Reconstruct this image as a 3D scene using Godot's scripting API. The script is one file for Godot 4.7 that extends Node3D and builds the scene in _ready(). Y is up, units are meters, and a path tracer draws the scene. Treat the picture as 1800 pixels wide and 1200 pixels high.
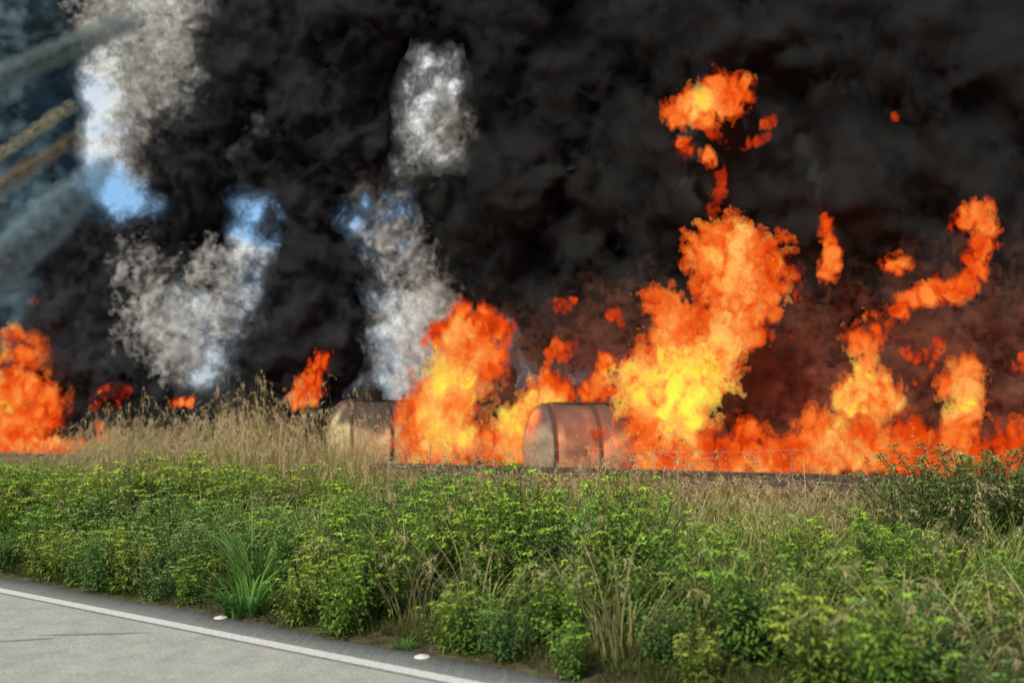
extends Node3D
# A roadside fire: burning tank trailers behind a low barrier, black smoke, and a verge of weeds and tall grass beside a concrete road.
# Road frame: x = metres along the road (away to the left), y = up, z = metres across it from the camera.

const EYE := 1.6
const FOCAL := 1729.0
const PITCH := 0.09224
const ROADANG := 0.9241            # how far the road's direction is turned left of the view

var B: Basis
var mats := {}

# ------------------------------------------------------------------ helpers
func numbered(called: String) -> String:
	if not has_node(NodePath(called)):
		return called
	var k := 1
	while has_node(NodePath("%s_%03d" % [called, k])):
		k += 1
	return "%s_%03d" % [called, k]

func tag(o: Node3D, label := "", category := "", group := "", kind := "") -> Node3D:
	if label: o.set_meta("label", label)
	if category: o.set_meta("category", category)
	if group: o.set_meta("group", group)
	if kind: o.set_meta("kind", kind)
	return o

func thing(called: String, at := Vector3.ZERO, turn := 0.0) -> Node3D:
	var o := Node3D.new()
	o.name = numbered(called)
	add_child(o)
	o.position = B * at
	o.rotation.y = PI / 2 + ROADANG + turn
	return o

func obj(called: String, m: Mesh, mat: Material, parent: Node3D, at := Vector3.ZERO) -> MeshInstance3D:
	var o := MeshInstance3D.new()
	o.name = called
	o.mesh = m
	if mat: o.material_override = mat
	o.position = at
	parent.add_child(o, true)
	return o

func top(called: String, m: Mesh, mat: Material, at := Vector3.ZERO) -> MeshInstance3D:
	var o := MeshInstance3D.new()
	o.name = numbered(called)
	o.mesh = m
	if mat: o.material_override = mat
	add_child(o)
	o.position = B * at
	o.rotation.y = PI / 2 + ROADANG
	return o

# where the line of sight through a point of the picture meets the upright plane d metres across the road, and metres per pixel there
func spot(x: float, y: float, d: float) -> Array:
	var cx := (x - 900.0) / FOCAL
	var cy := (600.0 - y) / FOCAL
	var w := Vector3(cx, cy * cos(PITCH) + sin(PITCH), -(cos(PITCH) - cy * sin(PITCH)))
	var l := w * B                     # into the road frame
	var s := d / l.z
	return [Vector3(l.x * s, EYE + l.y * s, d), s / FOCAL]

func on_road(x: float, y: float) -> Vector3:
	var a: Vector3 = spot(x, y, 1.0)[0]
	var f := EYE / (EYE - a.y)
	return Vector3(a.x * f, 0.0, f)

func lin(r: float, g: float, b: float) -> Color:
	return Color(r / 255.0, g / 255.0, b / 255.0).srgb_to_linear()

func mat(albedo: Color, rough := 0.9, metal := 0.0) -> StandardMaterial3D:
	var m := StandardMaterial3D.new()
	m.albedo_color = albedo.linear_to_srgb()
	m.roughness = rough
	m.metallic = metal
	m.metallic_specular = 0.3
	return m

func noise_tex(seed_: int, freq: float, ramp: Array, octaves := 5, size := 512, kind := FastNoiseLite.TYPE_SIMPLEX_SMOOTH) -> NoiseTexture2D:
	var n := FastNoiseLite.new()
	n.seed = seed_
	n.noise_type = kind
	n.frequency = freq
	n.fractal_octaves = octaves
	var t := NoiseTexture2D.new()
	t.width = size
	t.height = size
	t.seamless = true
	t.noise = n
	var g := Gradient.new()
	g.offsets = PackedFloat32Array(ramp.map(func(a): return a[0]))
	g.colors = PackedColorArray(ramp.map(func(a): return a[1].linear_to_srgb()))
	t.color_ramp = g
	return t

func bump_tex(seed_: int, freq: float, octaves := 5) -> NoiseTexture2D:
	var n := FastNoiseLite.new()
	n.seed = seed_
	n.frequency = freq
	n.fractal_octaves = octaves
	var t := NoiseTexture2D.new()
	t.width = 512
	t.height = 512
	t.seamless = true
	t.noise = n
	t.as_normal_map = true
	t.bump_strength = 6.0
	return t

func tri(m: StandardMaterial3D, tex: Texture2D, scale: float, nrm: Texture2D = null, depth := 1.0) -> StandardMaterial3D:
	m.albedo_texture = tex
	if tex: m.albedo_color = Color.WHITE
	m.uv1_triplanar = true
	m.uv1_world_triplanar = true
	m.uv1_scale = Vector3.ONE * scale
	if nrm:
		m.normal_enabled = true
		m.normal_texture = nrm
		m.normal_scale = depth
	return m

func lathe(profile: Array, sides := 32, axis := 0) -> ArrayMesh:   # profile: [radius, along]; turned about x (0) or y (1)
	var st := SurfaceTool.new()
	st.begin(Mesh.PRIMITIVE_TRIANGLES)
	st.set_smooth_group(0)
	for k in profile.size() - 1:
		for s in sides:
			var q := []
			for c in [[k, s], [k + 1, s], [k + 1, s + 1], [k, s + 1]]:
				var a: float = TAU * c[1] / sides
				var r: float = profile[c[0]][0]
				var h: float = profile[c[0]][1]
				q.append(Vector3(h, r * cos(a), r * sin(a)) if axis == 0 else Vector3(r * cos(a), h, r * sin(a)))
			for i in [0, 1, 2, 0, 2, 3]:
				st.add_vertex(q[i])
	st.index()
	st.generate_normals()
	return st.commit()

# a lathe about x whose upper side is burnt black down to a ragged line
func burnt_tank(profile: Array, radius: float, seed_: int, line: float, shade: Color, body: Color) -> ArrayMesh:
	var n := FastNoiseLite.new()
	n.seed = seed_
	n.frequency = 0.7
	n.fractal_octaves = 5
	var st := SurfaceTool.new()
	st.begin(Mesh.PRIMITIVE_TRIANGLES)
	st.set_smooth_group(0)
	var sides := 96
	for k in profile.size() - 1:
		for s in sides:
			var q := []
			for c in [[k, s], [k + 1, s], [k + 1, s + 1], [k, s + 1]]:
				var a: float = TAU * c[1] / sides
				q.append(Vector3(profile[c[0]][1], profile[c[0]][0] * cos(a), profile[c[0]][0] * sin(a)))
			for i in [0, 1, 2, 0, 2, 3]:
				var v: Vector3 = q[i]
				var f := smoothstep(line - 0.3, line + 0.25, v.y / radius + n.get_noise_3dv(v) * 0.9 + n.get_noise_3d(v.x * 5.0, 0, 7) * 0.35)
				st.set_color(body.lerp(shade, f) * (1.0 + n.get_noise_3dv(v * 4.0) * 0.35))
				st.add_vertex(v)
	st.index()
	st.generate_normals()
	return st.commit()

func box(st: SurfaceTool, c: Vector3, s: Vector3) -> void:
	var h := s / 2
	st.set_smooth_group(-1)
	for f in [[0, 1, 2], [1, 2, 0], [2, 0, 1]]:
		for g in [-1.0, 1.0]:
			var p := []
			for e in [[-1, -1], [-1, 1], [1, 1], [1, -1]]:
				var v := Vector3.ZERO
				v[f[0]] = g * h[f[0]]
				v[f[1]] = e[0] * h[f[1]]
				v[f[2]] = e[1] * h[f[2]]
				p.append(c + v)
			for i in ([0, 1, 2, 0, 2, 3] if g > 0 else [0, 2, 1, 0, 3, 2]):
				st.add_vertex(p[i])

func boxes(list: Array) -> ArrayMesh:
	var st := SurfaceTool.new()
	st.begin(Mesh.PRIMITIVE_TRIANGLES)
	for b in list: box(st, b[0], b[1])
	st.generate_normals()
	return st.commit()

func bar(st: SurfaceTool, pts: Array, r: float, sides := 6) -> void:
	st.set_smooth_group(0)
	var rings := []
	for i in pts.size():
		var dir: Vector3 = (pts[mini(i + 1, pts.size() - 1)] - pts[maxi(i - 1, 0)]).normalized()
		var a := dir.cross(Vector3.UP if absf(dir.y) < 0.9 else Vector3.RIGHT).normalized()
		var b := dir.cross(a)
		var ring := []
		for s in sides:
			ring.append(pts[i] + (a * cos(TAU * s / sides) + b * sin(TAU * s / sides)) * r)
		rings.append(ring)
	for i in pts.size() - 1:
		for s in sides:
			var t := (s + 1) % sides
			for v in [rings[i][s], rings[i + 1][s], rings[i + 1][t], rings[i][s], rings[i + 1][t], rings[i][t]]:
				st.add_vertex(v)

func bars(list: Array, r: float, sides := 6) -> ArrayMesh:
	var st := SurfaceTool.new()
	st.begin(Mesh.PRIMITIVE_TRIANGLES)
	for l in list: bar(st, l, r, sides)
	st.index()
	st.generate_normals()
	return st.commit()

# ------------------------------------------------------------------ billowing bodies (smoke and flame)
# A body is a set of balls [centre, radius], joined smoothly and puffed out by noise; it is meshed by surface nets at several levels outside its core.
func body_field(balls: Array, cell: float, blend: float, amp: float, size: float, stretch: Vector3, reach: float, seed_: int, floor_y := -99.0, holes := [], warp := 0.0, fine := 0.8) -> Dictionary:
	var lo := Vector3.ONE * 1e9
	var hi := Vector3.ONE * -1e9
	for b in balls:
		lo = lo.min(b[0] - Vector3.ONE * (b[1] + amp + reach + cell * 2))
		hi = hi.max(b[0] + Vector3.ONE * (b[1] + amp + reach + cell * 2))
	lo.y = maxf(lo.y, floor_y)
	var nx := int((hi.x - lo.x) / cell) + 2
	var ny := int((hi.y - lo.y) / cell) + 2
	var nz := int((hi.z - lo.z) / cell) + 2
	var f := PackedFloat32Array()
	f.resize(nx * ny * nz)
	f.fill(9.0)
	var out := amp + reach + cell * 2
	for b in balls:
		var c: Vector3 = b[0]
		var r: float = b[1]
		var m := r + out
		var x0 := maxi(0, int((c.x - m - lo.x) / cell)); var x1 := mini(nx - 1, int((c.x + m - lo.x) / cell) + 1)
		var y0 := maxi(0, int((c.y - m - lo.y) / cell)); var y1 := mini(ny - 1, int((c.y + m - lo.y) / cell) + 1)
		var z0 := maxi(0, int((c.z - m - lo.z) / cell)); var z1 := mini(nz - 1, int((c.z + m - lo.z) / cell) + 1)
		var mm := m * m
		for z in range(z0, z1 + 1):
			var dz := lo.z + z * cell - c.z
			for y in range(y0, y1 + 1):
				var dy := lo.y + y * cell - c.y
				var q := dz * dz + dy * dy
				if q > mm: continue
				var i := (z * ny + y) * nx + x0
				var dx := lo.x + x0 * cell - c.x
				for x in range(x0, x1 + 1):
					var d := sqrt(q + dx * dx) - r
					var o := f[i]
					var e := blend - absf(d - o)
					if e > 0.0:
						f[i] = (d if d < o else o) - e * e / (4.0 * blend)
					elif d < o:
						f[i] = d
					i += 1
					dx += cell
	for h in holes:                      # gaps torn through the body: [centre, radius, direction], each a short round tunnel
		var c: Vector3 = h[0]
		var dir: Vector3 = h[2]
		var m: float = h[1] + 1.2
		var half := 6.0
		var e := Vector3(absf(dir.x), 0, absf(dir.z)) * half + Vector3.ONE * m
		var a0 := ((c - e - lo) / cell).clamp(Vector3.ZERO, Vector3(nx - 1, ny - 1, nz - 1))
		var a1 := ((c + e - lo) / cell + Vector3.ONE).clamp(Vector3.ZERO, Vector3(nx - 1, ny - 1, nz - 1))
		for z in range(int(a0.z), int(a1.z) + 1):
			for y in range(int(a0.y), int(a1.y) + 1):
				var i := (z * ny + y) * nx + int(a0.x)
				for x in range(int(a0.x), int(a1.x) + 1):
					var v := f[i]
					if v < 5.0:
						var q := Vector3(lo.x + x * cell, lo.y + y * cell, lo.z + z * cell) - c
						q -= dir * clampf(q.dot(dir), -half, half)
						var d: float = h[1] - q.length()
						var k := 0.5 - absf(d - v)
						f[i] = maxf(d, v) + (k * k / 2.0 if k > 0.0 else 0.0)
					i += 1
	var n1 := FastNoiseLite.new()
	n1.seed = seed_
	n1.frequency = 1.0 / size
	if warp > 0.0:
		n1.domain_warp_enabled = true
		n1.domain_warp_amplitude = warp
		n1.domain_warp_frequency = 1.1 / size
		n1.domain_warp_fractal_octaves = 2
	n1.fractal_type = FastNoiseLite.FRACTAL_NONE
	n1.noise_type = FastNoiseLite.TYPE_SIMPLEX_SMOOTH
	var n2: FastNoiseLite = n1.duplicate()
	n2.seed = seed_ + 7
	n2.frequency = 2.3 / size
	var n3: FastNoiseLite = n1.duplicate()
	n3.seed = seed_ + 13
	n3.frequency = 2.9 / size
	n3.fractal_type = FastNoiseLite.FRACTAL_FBM
	n3.fractal_octaves = 4
	var ragged := PackedFloat32Array()
	ragged.resize(f.size())
	var deep := -(amp * 1.5 + 2.5 * cell)
	var i := 0
	for z in nz:
		var pz := (lo.z + z * cell) / stretch.z
		for y in ny:
			var py := (lo.y + y * cell) / stretch.y
			for x in nx:
				var v := f[i]
				if v < out and v > deep:
					var px := (lo.x + x * cell) / stretch.x
					var a := absf(n1.get_noise_3d(px, py, pz)) - 0.25
					var b := absf(n2.get_noise_3d(px, py, pz)) - 0.25
					f[i] = v - amp * (a * 1.6 + b * fine)
					ragged[i] = n3.get_noise_3d(px, py, pz)
				i += 1
	return {"n1": n1, "n2": n2, "stretch": stretch, "f": f, "rag": ragged, "nx": nx, "ny": ny, "nz": nz, "lo": lo, "cell": cell}

func nets(g: Dictionary, iso: float, rag: float) -> Dictionary:
	var nx: int = g.nx
	var ny: int = g.ny
	var nz: int = g.nz
	var cell: float = g.cell
	var lo: Vector3 = g.lo
	var f: PackedFloat32Array = g.f.duplicate()
	var r: PackedFloat32Array = g.rag
	if rag != 0.0:
		for i in f.size():
			f[i] += r[i] * rag - iso
	elif iso != 0.0:
		for i in f.size():
			f[i] -= iso
	var sy := nx
	var sz := nx * ny
	var corner := [0, 1, sy, sy + 1, sz, sz + 1, sz + sy, sz + sy + 1]
	var ids := PackedInt32Array()
	ids.resize(f.size())
	ids.fill(-1)
	var vs := PackedVector3Array()
	var ns := PackedVector3Array()
	var at := PackedInt32Array()
	var bound := cell * 5.0
	for z in nz - 1:
		for y in ny - 1:
			var i := z * sz + y * sy
			for x in nx - 1:
				var a := f[i]
				if a < bound and a > -bound:
					var b := f[i + 1]; var c := f[i + sy]; var d := f[i + sy + 1]
					var e := f[i + sz]; var h := f[i + sz + 1]; var k := f[i + sz + sy]; var l := f[i + sz + sy + 1]
					var neg := int(a < 0) + int(b < 0) + int(c < 0) + int(d < 0) + int(e < 0) + int(h < 0) + int(k < 0) + int(l < 0)
					if neg > 0 and neg < 8:
						var s := Vector3.ZERO
						var n := 0
						if (a < 0) != (b < 0): s += Vector3(a / (a - b), 0, 0); n += 1
						if (c < 0) != (d < 0): s += Vector3(c / (c - d), 1, 0); n += 1
						if (e < 0) != (h < 0): s += Vector3(e / (e - h), 0, 1); n += 1
						if (k < 0) != (l < 0): s += Vector3(k / (k - l), 1, 1); n += 1
						if (a < 0) != (c < 0): s += Vector3(0, a / (a - c), 0); n += 1
						if (b < 0) != (d < 0): s += Vector3(1, b / (b - d), 0); n += 1
						if (e < 0) != (k < 0): s += Vector3(0, e / (e - k), 1); n += 1
						if (h < 0) != (l < 0): s += Vector3(1, h / (h - l), 1); n += 1
						if (a < 0) != (e < 0): s += Vector3(0, 0, a / (a - e)); n += 1
						if (b < 0) != (h < 0): s += Vector3(1, 0, b / (b - h)); n += 1
						if (c < 0) != (k < 0): s += Vector3(0, 1, c / (c - k)); n += 1
						if (d < 0) != (l < 0): s += Vector3(1, 1, d / (d - l)); n += 1
						ids[i] = vs.size()
						vs.append(lo + (Vector3(x, y, z) + s / n) * cell)
						ns.append(Vector3(b + d + h + l - a - c - e - k, c + d + k + l - a - b - e - h, e + h + k + l - a - b - c - d).normalized())
						at.append(i)
				i += 1
	var ix := PackedInt32Array()
	for n in at.size():
		var i := at[n]
		var a := f[i]
		for axis in 3:
			var s1 := 1 if axis == 0 else (sy if axis == 1 else sz)
			var s2 := sy if axis == 0 else (sz if axis == 1 else 1)
			var s3 := sz if axis == 0 else (1 if axis == 1 else sy)
			if (a < 0) == (f[i + s1] < 0): continue
			if i - s2 - s3 < 0: continue
			var p := ids[i - s2]
			var q := ids[i - s2 - s3]
			var r2 := ids[i - s3]
			if p < 0 or q < 0 or r2 < 0: continue
			if a < 0: ix.append_array([n, p, q, n, q, r2])
			else: ix.append_array([n, q, p, n, r2, q])
	var agree := 0
	for k in range(0, ix.size() - 2, 3 * (1 + ix.size() / 600)):
		var nn := -(vs[ix[k + 1]] - vs[ix[k]]).cross(vs[ix[k + 2]] - vs[ix[k]])
		agree += 1 if nn.dot(ns[ix[k]]) > 0 else -1
	if agree < 0: ix.reverse()
	return {"v": vs, "n": ns, "i": ix}

func net_mesh(s: Dictionary, colors := PackedColorArray(), origin := Vector3.ZERO) -> ArrayMesh:
	var arr := []
	arr.resize(Mesh.ARRAY_MAX)
	var v: PackedVector3Array = s.v
	if origin != Vector3.ZERO:
		v = Transform3D(Basis(), -origin) * v
	arr[Mesh.ARRAY_VERTEX] = v
	arr[Mesh.ARRAY_NORMAL] = s.n
	if colors.size(): arr[Mesh.ARRAY_COLOR] = colors
	arr[Mesh.ARRAY_INDEX] = s.i
	var m := ArrayMesh.new()
	if v.size(): m.add_surface_from_arrays(Mesh.PRIMITIVE_TRIANGLES, arr)
	return m

func chain(list: Array) -> Array:      # fills in balls between the given ones
	var out := []
	for k in list.size() - 1:
		var n := maxi(1, int(Vector2(list[k][0] - list[k + 1][0], list[k][1] - list[k + 1][1]).length() / (list[k][2] * 0.7)))
		for j in n:
			var o := []
			for c in list[k].size(): o.append(lerpf(list[k][c], list[k + 1][c], float(j) / n))
			out.append(o)
	out.append(list[-1])
	return out

func balls_of(list: Array, d: float, seed_: int, spread: float, shrink := 0.0) -> Array:   # list: [x, y, radius] as seen, at d metres across the road
	var rng := RandomNumberGenerator.new()
	rng.seed = seed_
	var out := []
	for b in list:
		var dd := d + rng.randf_range(-spread, spread)
		var s := spot(b[0], b[1], dd)
		out.append([s[0], maxf(b[2] * s[1] - shrink, 0.04)])
	return out

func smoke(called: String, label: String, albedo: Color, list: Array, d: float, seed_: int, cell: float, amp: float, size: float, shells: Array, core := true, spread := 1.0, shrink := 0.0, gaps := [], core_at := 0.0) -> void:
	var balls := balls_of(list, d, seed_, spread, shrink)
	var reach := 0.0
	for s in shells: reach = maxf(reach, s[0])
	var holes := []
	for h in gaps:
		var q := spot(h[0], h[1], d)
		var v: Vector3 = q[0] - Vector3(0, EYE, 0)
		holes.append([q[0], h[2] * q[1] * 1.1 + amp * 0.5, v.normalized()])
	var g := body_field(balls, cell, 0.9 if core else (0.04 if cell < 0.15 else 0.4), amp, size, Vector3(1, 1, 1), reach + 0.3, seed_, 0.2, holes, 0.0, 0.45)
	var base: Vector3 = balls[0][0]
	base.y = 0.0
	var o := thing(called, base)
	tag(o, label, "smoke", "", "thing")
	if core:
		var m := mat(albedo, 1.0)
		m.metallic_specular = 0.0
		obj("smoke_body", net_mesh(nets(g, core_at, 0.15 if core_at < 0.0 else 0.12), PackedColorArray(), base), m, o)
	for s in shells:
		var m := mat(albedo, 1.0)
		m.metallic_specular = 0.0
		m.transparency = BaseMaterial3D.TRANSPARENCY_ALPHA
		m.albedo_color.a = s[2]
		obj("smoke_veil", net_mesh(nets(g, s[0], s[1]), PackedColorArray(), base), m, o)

var ramp_at := [0.0, 0.17, 0.35, 0.53, 0.69, 0.83, 0.94, 1.06]
var ramp: Array
func heat_color(t: float) -> Color:
	t = clampf(t, 0.0, 1.06)
	for k in ramp_at.size() - 1:
		if t <= ramp_at[k + 1]:
			return ramp[k].lerp(ramp[k + 1], (t - ramp_at[k]) / (ramp_at[k + 1] - ramp_at[k]))
	return ramp[-1]

func fire(called: String, label: String, tongues: Array, d: float, seed_: int, light := 0.0, cell := 0.065, glow := 1.0, tall := 1.5) -> void:
	# tongues: lists of [x, y, radius, heat]
	var first := spot(tongues[0][0][0], tongues[0][0][1], d)
	var base: Vector3 = first[0]
	base.y = 0.3
	var o := thing(called, base)
	tag(o, label, "fire")
	var n1 := FastNoiseLite.new()
	n1.seed = seed_ + 3
	n1.frequency = 1.1
	n1.fractal_octaves = 3
	var n2 := FastNoiseLite.new()
	n2.seed = seed_ + 5
	n2.frequency = 0.9
	n2.fractal_type = FastNoiseLite.FRACTAL_NONE
	var sd := seed_
	for list in tongues:
		sd += 17
		var balls := balls_of(list, d, sd, 0.25)
		for b in balls: b[1] *= 0.74
		var mean := 0.0
		for b in balls: mean += b[1] / balls.size()
		var amp := clampf(mean * 0.95, 0.12, 0.7)
		var c := clampf(mean * 0.12, 0.04, cell)
		var size := clampf(mean * 1.9, 0.4, 1.5)
		var g := body_field(balls, c, mean * 0.3, amp, size, Vector3(1, tall, 1), amp * 0.9, sd, -99.0, [], size * 0.3, 0.5)
		var levels := [[-0.3 * amp, amp * 0.2, 1.0, 0.02], [-0.1 * amp, amp * 0.6, 0.29, 0.0], [0.16 * amp, amp * 1.0, 0.25, -0.08], [0.6 * amp, amp * 1.2, 0.15 * glow, -0.2]]
		if list[0][3] < 0.36: levels = [[-0.3 * amp, amp * 0.4, 0.29, 0.06], [-0.15 * amp, amp * 0.7, 0.26, 0.0], [0.1 * amp, amp, 0.2, -0.05]]
		for lv in levels:
			var s := nets(g, lv[0], lv[1])
			var cols := PackedColorArray()
			cols.resize(s.v.size())
			for k in s.v.size():
				var p: Vector3 = s.v[k]
				var w := 0.0
				var h := 0.0
				for bi in balls.size():
					var q: float = exp(-p.distance_squared_to(balls[bi][0]) / (balls[bi][1] * balls[bi][1]))
					w += q
					h += q * list[bi][3]
				h = h / maxf(w, 1e-6) if w > 1e-6 else list[0][3]
				var cre: float = minf(absf(g.n1.get_noise_3d(p.x, p.y / tall, p.z)), 0.4) + 0.25 * minf(absf(g.n2.get_noise_3d(p.x, p.y / tall, p.z)), 0.4)
				var t: float = h + n1.get_noise_3dv(p * 0.55) * 0.6 + (cre - 0.33) * 0.78 + lv[3]
				t = minf(t, h + 0.2)
				cols[k] = heat_color(t)
				cols[k].a = smoothstep(0.04, 0.42, t)
			var m := StandardMaterial3D.new()
			m.shading_mode = BaseMaterial3D.SHADING_MODE_UNSHADED
			m.vertex_color_use_as_albedo = true
			m.transparency = BaseMaterial3D.TRANSPARENCY_ALPHA
			if lv[2] < 1.0:
				m.albedo_color = Color(1, 1, 1, lv[2])
			obj("flame" if lv[2] >= 1.0 else "flame_fringe", net_mesh(s, cols, base), m, o)
	if light > 0.0:
		var l := OmniLight3D.new()
		l.name = "flame_light"
		l.light_color = Color(1.0, 0.42, 0.12)
		l.light_energy = light * 0.5
		l.light_size = 0.4
		l.omni_range = 60.0
		l.omni_attenuation = 2.0
		l.shadow_enabled = true
		var mid: Array = tongues[0][tongues[0].size() / 2]
		var s2 := spot(mid[0], mid[1], maxf(19.45, d - mid[2] * first[1] - 0.3))
		l.position = s2[0] - base
		o.add_child(l, true)

# ------------------------------------------------------------------ plants
func leaf(vs: PackedVector3Array, ns: PackedVector3Array, cs: PackedColorArray, at: Vector3, dir: Vector3, length: float, width: float, c: Color, droop := 0.3) -> void:
	var side := dir.cross(Vector3.UP)
	side = side.normalized() if side.length() > 0.05 else Vector3.RIGHT
	var up := side.cross(dir).normalized()
	var mid := at + dir * length * 0.5 + up * length * 0.05
	var tip := at + dir * length - Vector3(0, droop * length, 0)
	var l := mid + side * width / 2 + up * width * 0.22
	var r := mid - side * width / 2 + up * width * 0.22
	for t in [[at, l, mid], [l, tip, mid], [at, mid, r], [mid, tip, r]]:
		var n: Vector3 = -(t[1] - t[0]).cross(t[2] - t[0]).normalized()
		for p in t:
			vs.append(p); ns.append(n); cs.append(c)

func blade(vs: PackedVector3Array, ns: PackedVector3Array, cs: PackedColorArray, at: Vector3, lean: Vector3, height: float, width: float, c0: Color, c1: Color, bend: float, steps := 5) -> Vector3:
	var side := lean.cross(Vector3.UP)
	side = side.normalized() if side.length() > 0.02 else Vector3.RIGHT
	var p := at
	var dir := (Vector3.UP + lean * 0.5).normalized()
	var pl := p + side * width / 2
	var pr := p - side * width / 2
	var h := height / steps
	for k in steps:
		var f := (k + 1.0) / steps
		p += dir * h
		dir = (dir + (lean.normalized() * 0.8 - Vector3.UP * 0.75 * f) * bend / steps * 2.0).normalized()
		var w := width * (1.0 - f * f * 0.92)
		var ql := p + side * w / 2
		var qr := p - side * w / 2
		var n := -(ql - pl).cross(qr - pl).normalized()
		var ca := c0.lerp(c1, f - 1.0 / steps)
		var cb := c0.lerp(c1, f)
		for v in [[pl, ca], [ql, cb], [qr, cb], [pl, ca], [qr, cb], [pr, ca]]:
			vs.append(v[0]); ns.append(n); cs.append(v[1])
		pl = ql
		pr = qr
	return p

func soup(vs: PackedVector3Array, ns: PackedVector3Array, cs: PackedColorArray) -> ArrayMesh:
	var a := []
	a.resize(Mesh.ARRAY_MAX)
	a[Mesh.ARRAY_VERTEX] = vs
	a[Mesh.ARRAY_NORMAL] = ns
	a[Mesh.ARRAY_COLOR] = cs
	var m := ArrayMesh.new()
	m.add_surface_from_arrays(Mesh.PRIMITIVE_TRIANGLES, a)
	return m

func weed_meshes(seed_: int, height: float, spread: float, stems: int, tone: Color, tip: Color, leaf_len: float, slim := 0.48) -> Array:   # [foliage, stem]
	var rng := RandomNumberGenerator.new()
	rng.seed = seed_
	var vs := PackedVector3Array(); var ns := PackedVector3Array(); var cs := PackedColorArray()
	var rods := []
	for s in stems:
		var a := rng.randf() * TAU
		var out := Vector3(cos(a), 0, sin(a))
		var p := out * spread * 0.35 * rng.randf()
		var h := height * rng.randf_range(0.5, 1.0)
		var lean := out * rng.randf_range(0.05, 0.55) * spread
		var pts := [p]
		var nodes := int(h / 0.05)
		var shade := rng.randf_range(0.75, 1.2)
		for k in nodes:
			var f := (k + 1.0) / nodes
			var q := p + Vector3(0, h * f, 0) + lean * f * f + Vector3(rng.randf_range(-1, 1), 0, rng.randf_range(-1, 1)) * 0.02
			if k % 4 == 3 or k == nodes - 1: pts.append(q)
			for j in (3 if f > 0.15 else 1):
				var b := k * 2.4 + j * TAU / 3 + rng.randf_range(-0.5, 0.5)
				var dir := Vector3(cos(b), rng.randf_range(-0.25, 0.75), sin(b)).normalized()
				var ln := leaf_len * rng.randf_range(0.6, 1.25) * (1.1 - 0.45 * f)
				var c := tone.lerp(tip, clampf((f - 0.55) * 1.6, 0, 1) * rng.randf_range(0.2, 1.0)) * (shade * rng.randf_range(0.75, 1.25))
				if rng.randf() < 0.03: c = Color(0.16, 0.13, 0.04)
				var stalk := 0.015 + 0.07 * rng.randf() * (1.0 - f * 0.7)
				leaf(vs, ns, cs, q + dir * stalk, dir, ln, ln * slim, c, rng.randf_range(0.0, 0.6))
		for j in 6:                                      # the rosette of young leaves at the tip
			var b := j * TAU / 6 + rng.randf_range(-0.4, 0.4)
			var dir := Vector3(cos(b), rng.randf_range(0.1, 0.6), sin(b)).normalized()
			leaf(vs, ns, cs, pts[-1], dir, leaf_len * rng.randf_range(0.5, 0.9), leaf_len * slim * 0.8, tip * (shade * rng.randf_range(0.8, 1.3)), 0.3)
		rods.append(pts)
	return [soup(vs, ns, cs), bars(rods, 0.005, 4)]

func grass_mesh(seed_: int, count: int, height: float, radius: float, width: float, c0: Color, c1: Color, wind: Vector3, bend: float, heads: float, head_color: Color, steps := 6) -> ArrayMesh:
	var rng := RandomNumberGenerator.new()
	rng.seed = seed_
	var vs := PackedVector3Array(); var ns := PackedVector3Array(); var cs := PackedColorArray()
	for k in count:
		var a := rng.randf() * TAU
		var r := radius * sqrt(rng.randf())
		var p := Vector3(cos(a) * r, -0.03, sin(a) * r)
		var lean := Vector3(cos(a), 0, sin(a)) * rng.randf_range(0.1, 0.7) + wind * rng.randf_range(0.4, 1.2) + Vector3(rng.randf_range(-0.2, 0.2), 0, rng.randf_range(-0.2, 0.2))
		var h := height * rng.randf_range(0.45, 1.0)
		var sh := rng.randf_range(0.7, 1.3)
		var head := rng.randf() < heads
		var w := width * (0.4 if head else rng.randf_range(0.7, 1.2))
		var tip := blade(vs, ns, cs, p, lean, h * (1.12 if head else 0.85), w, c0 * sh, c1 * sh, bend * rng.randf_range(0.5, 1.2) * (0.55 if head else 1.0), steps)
		if head:                                        # a feathery drooping seed head
			var l := lean.normalized()
			for j in 16:
				var f := j / 15.0
				var q := tip + l * f * 0.13 + Vector3(0, 0.05 * f - 0.12 * f * f, 0) - Vector3(0, 0.06, 0)
				var dir := (l + Vector3(rng.randf_range(-0.9, 0.9), rng.randf_range(-0.6, 0.5), rng.randf_range(-0.9, 0.9))).normalized()
				leaf(vs, ns, cs, q, dir, rng.randf_range(0.035, 0.07), 0.009, head_color * rng.randf_range(0.75, 1.25), 0.2)
	return soup(vs, ns, cs)

func plant_mat(rough := 0.65, light := 0.9) -> StandardMaterial3D:
	var m := StandardMaterial3D.new()
	m.vertex_color_use_as_albedo = true
	m.roughness = rough
	m.metallic_specular = 0.25
	m.backlight_enabled = true
	m.backlight = Color(light, light, light)
	m.cull_mode = BaseMaterial3D.CULL_DISABLED
	return m

func ground_y(d: float, t := 0.0) -> float:
	if d < 5.5: return -0.03
	if d < 8.5: return lerpf(0.0, 0.22, (d - 5.5) / 3.0)
	return 0.22 + 0.08 * sin(t * 0.31 + d) * clampf((d - 8.5) / 3.0, 0, 1)

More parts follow.
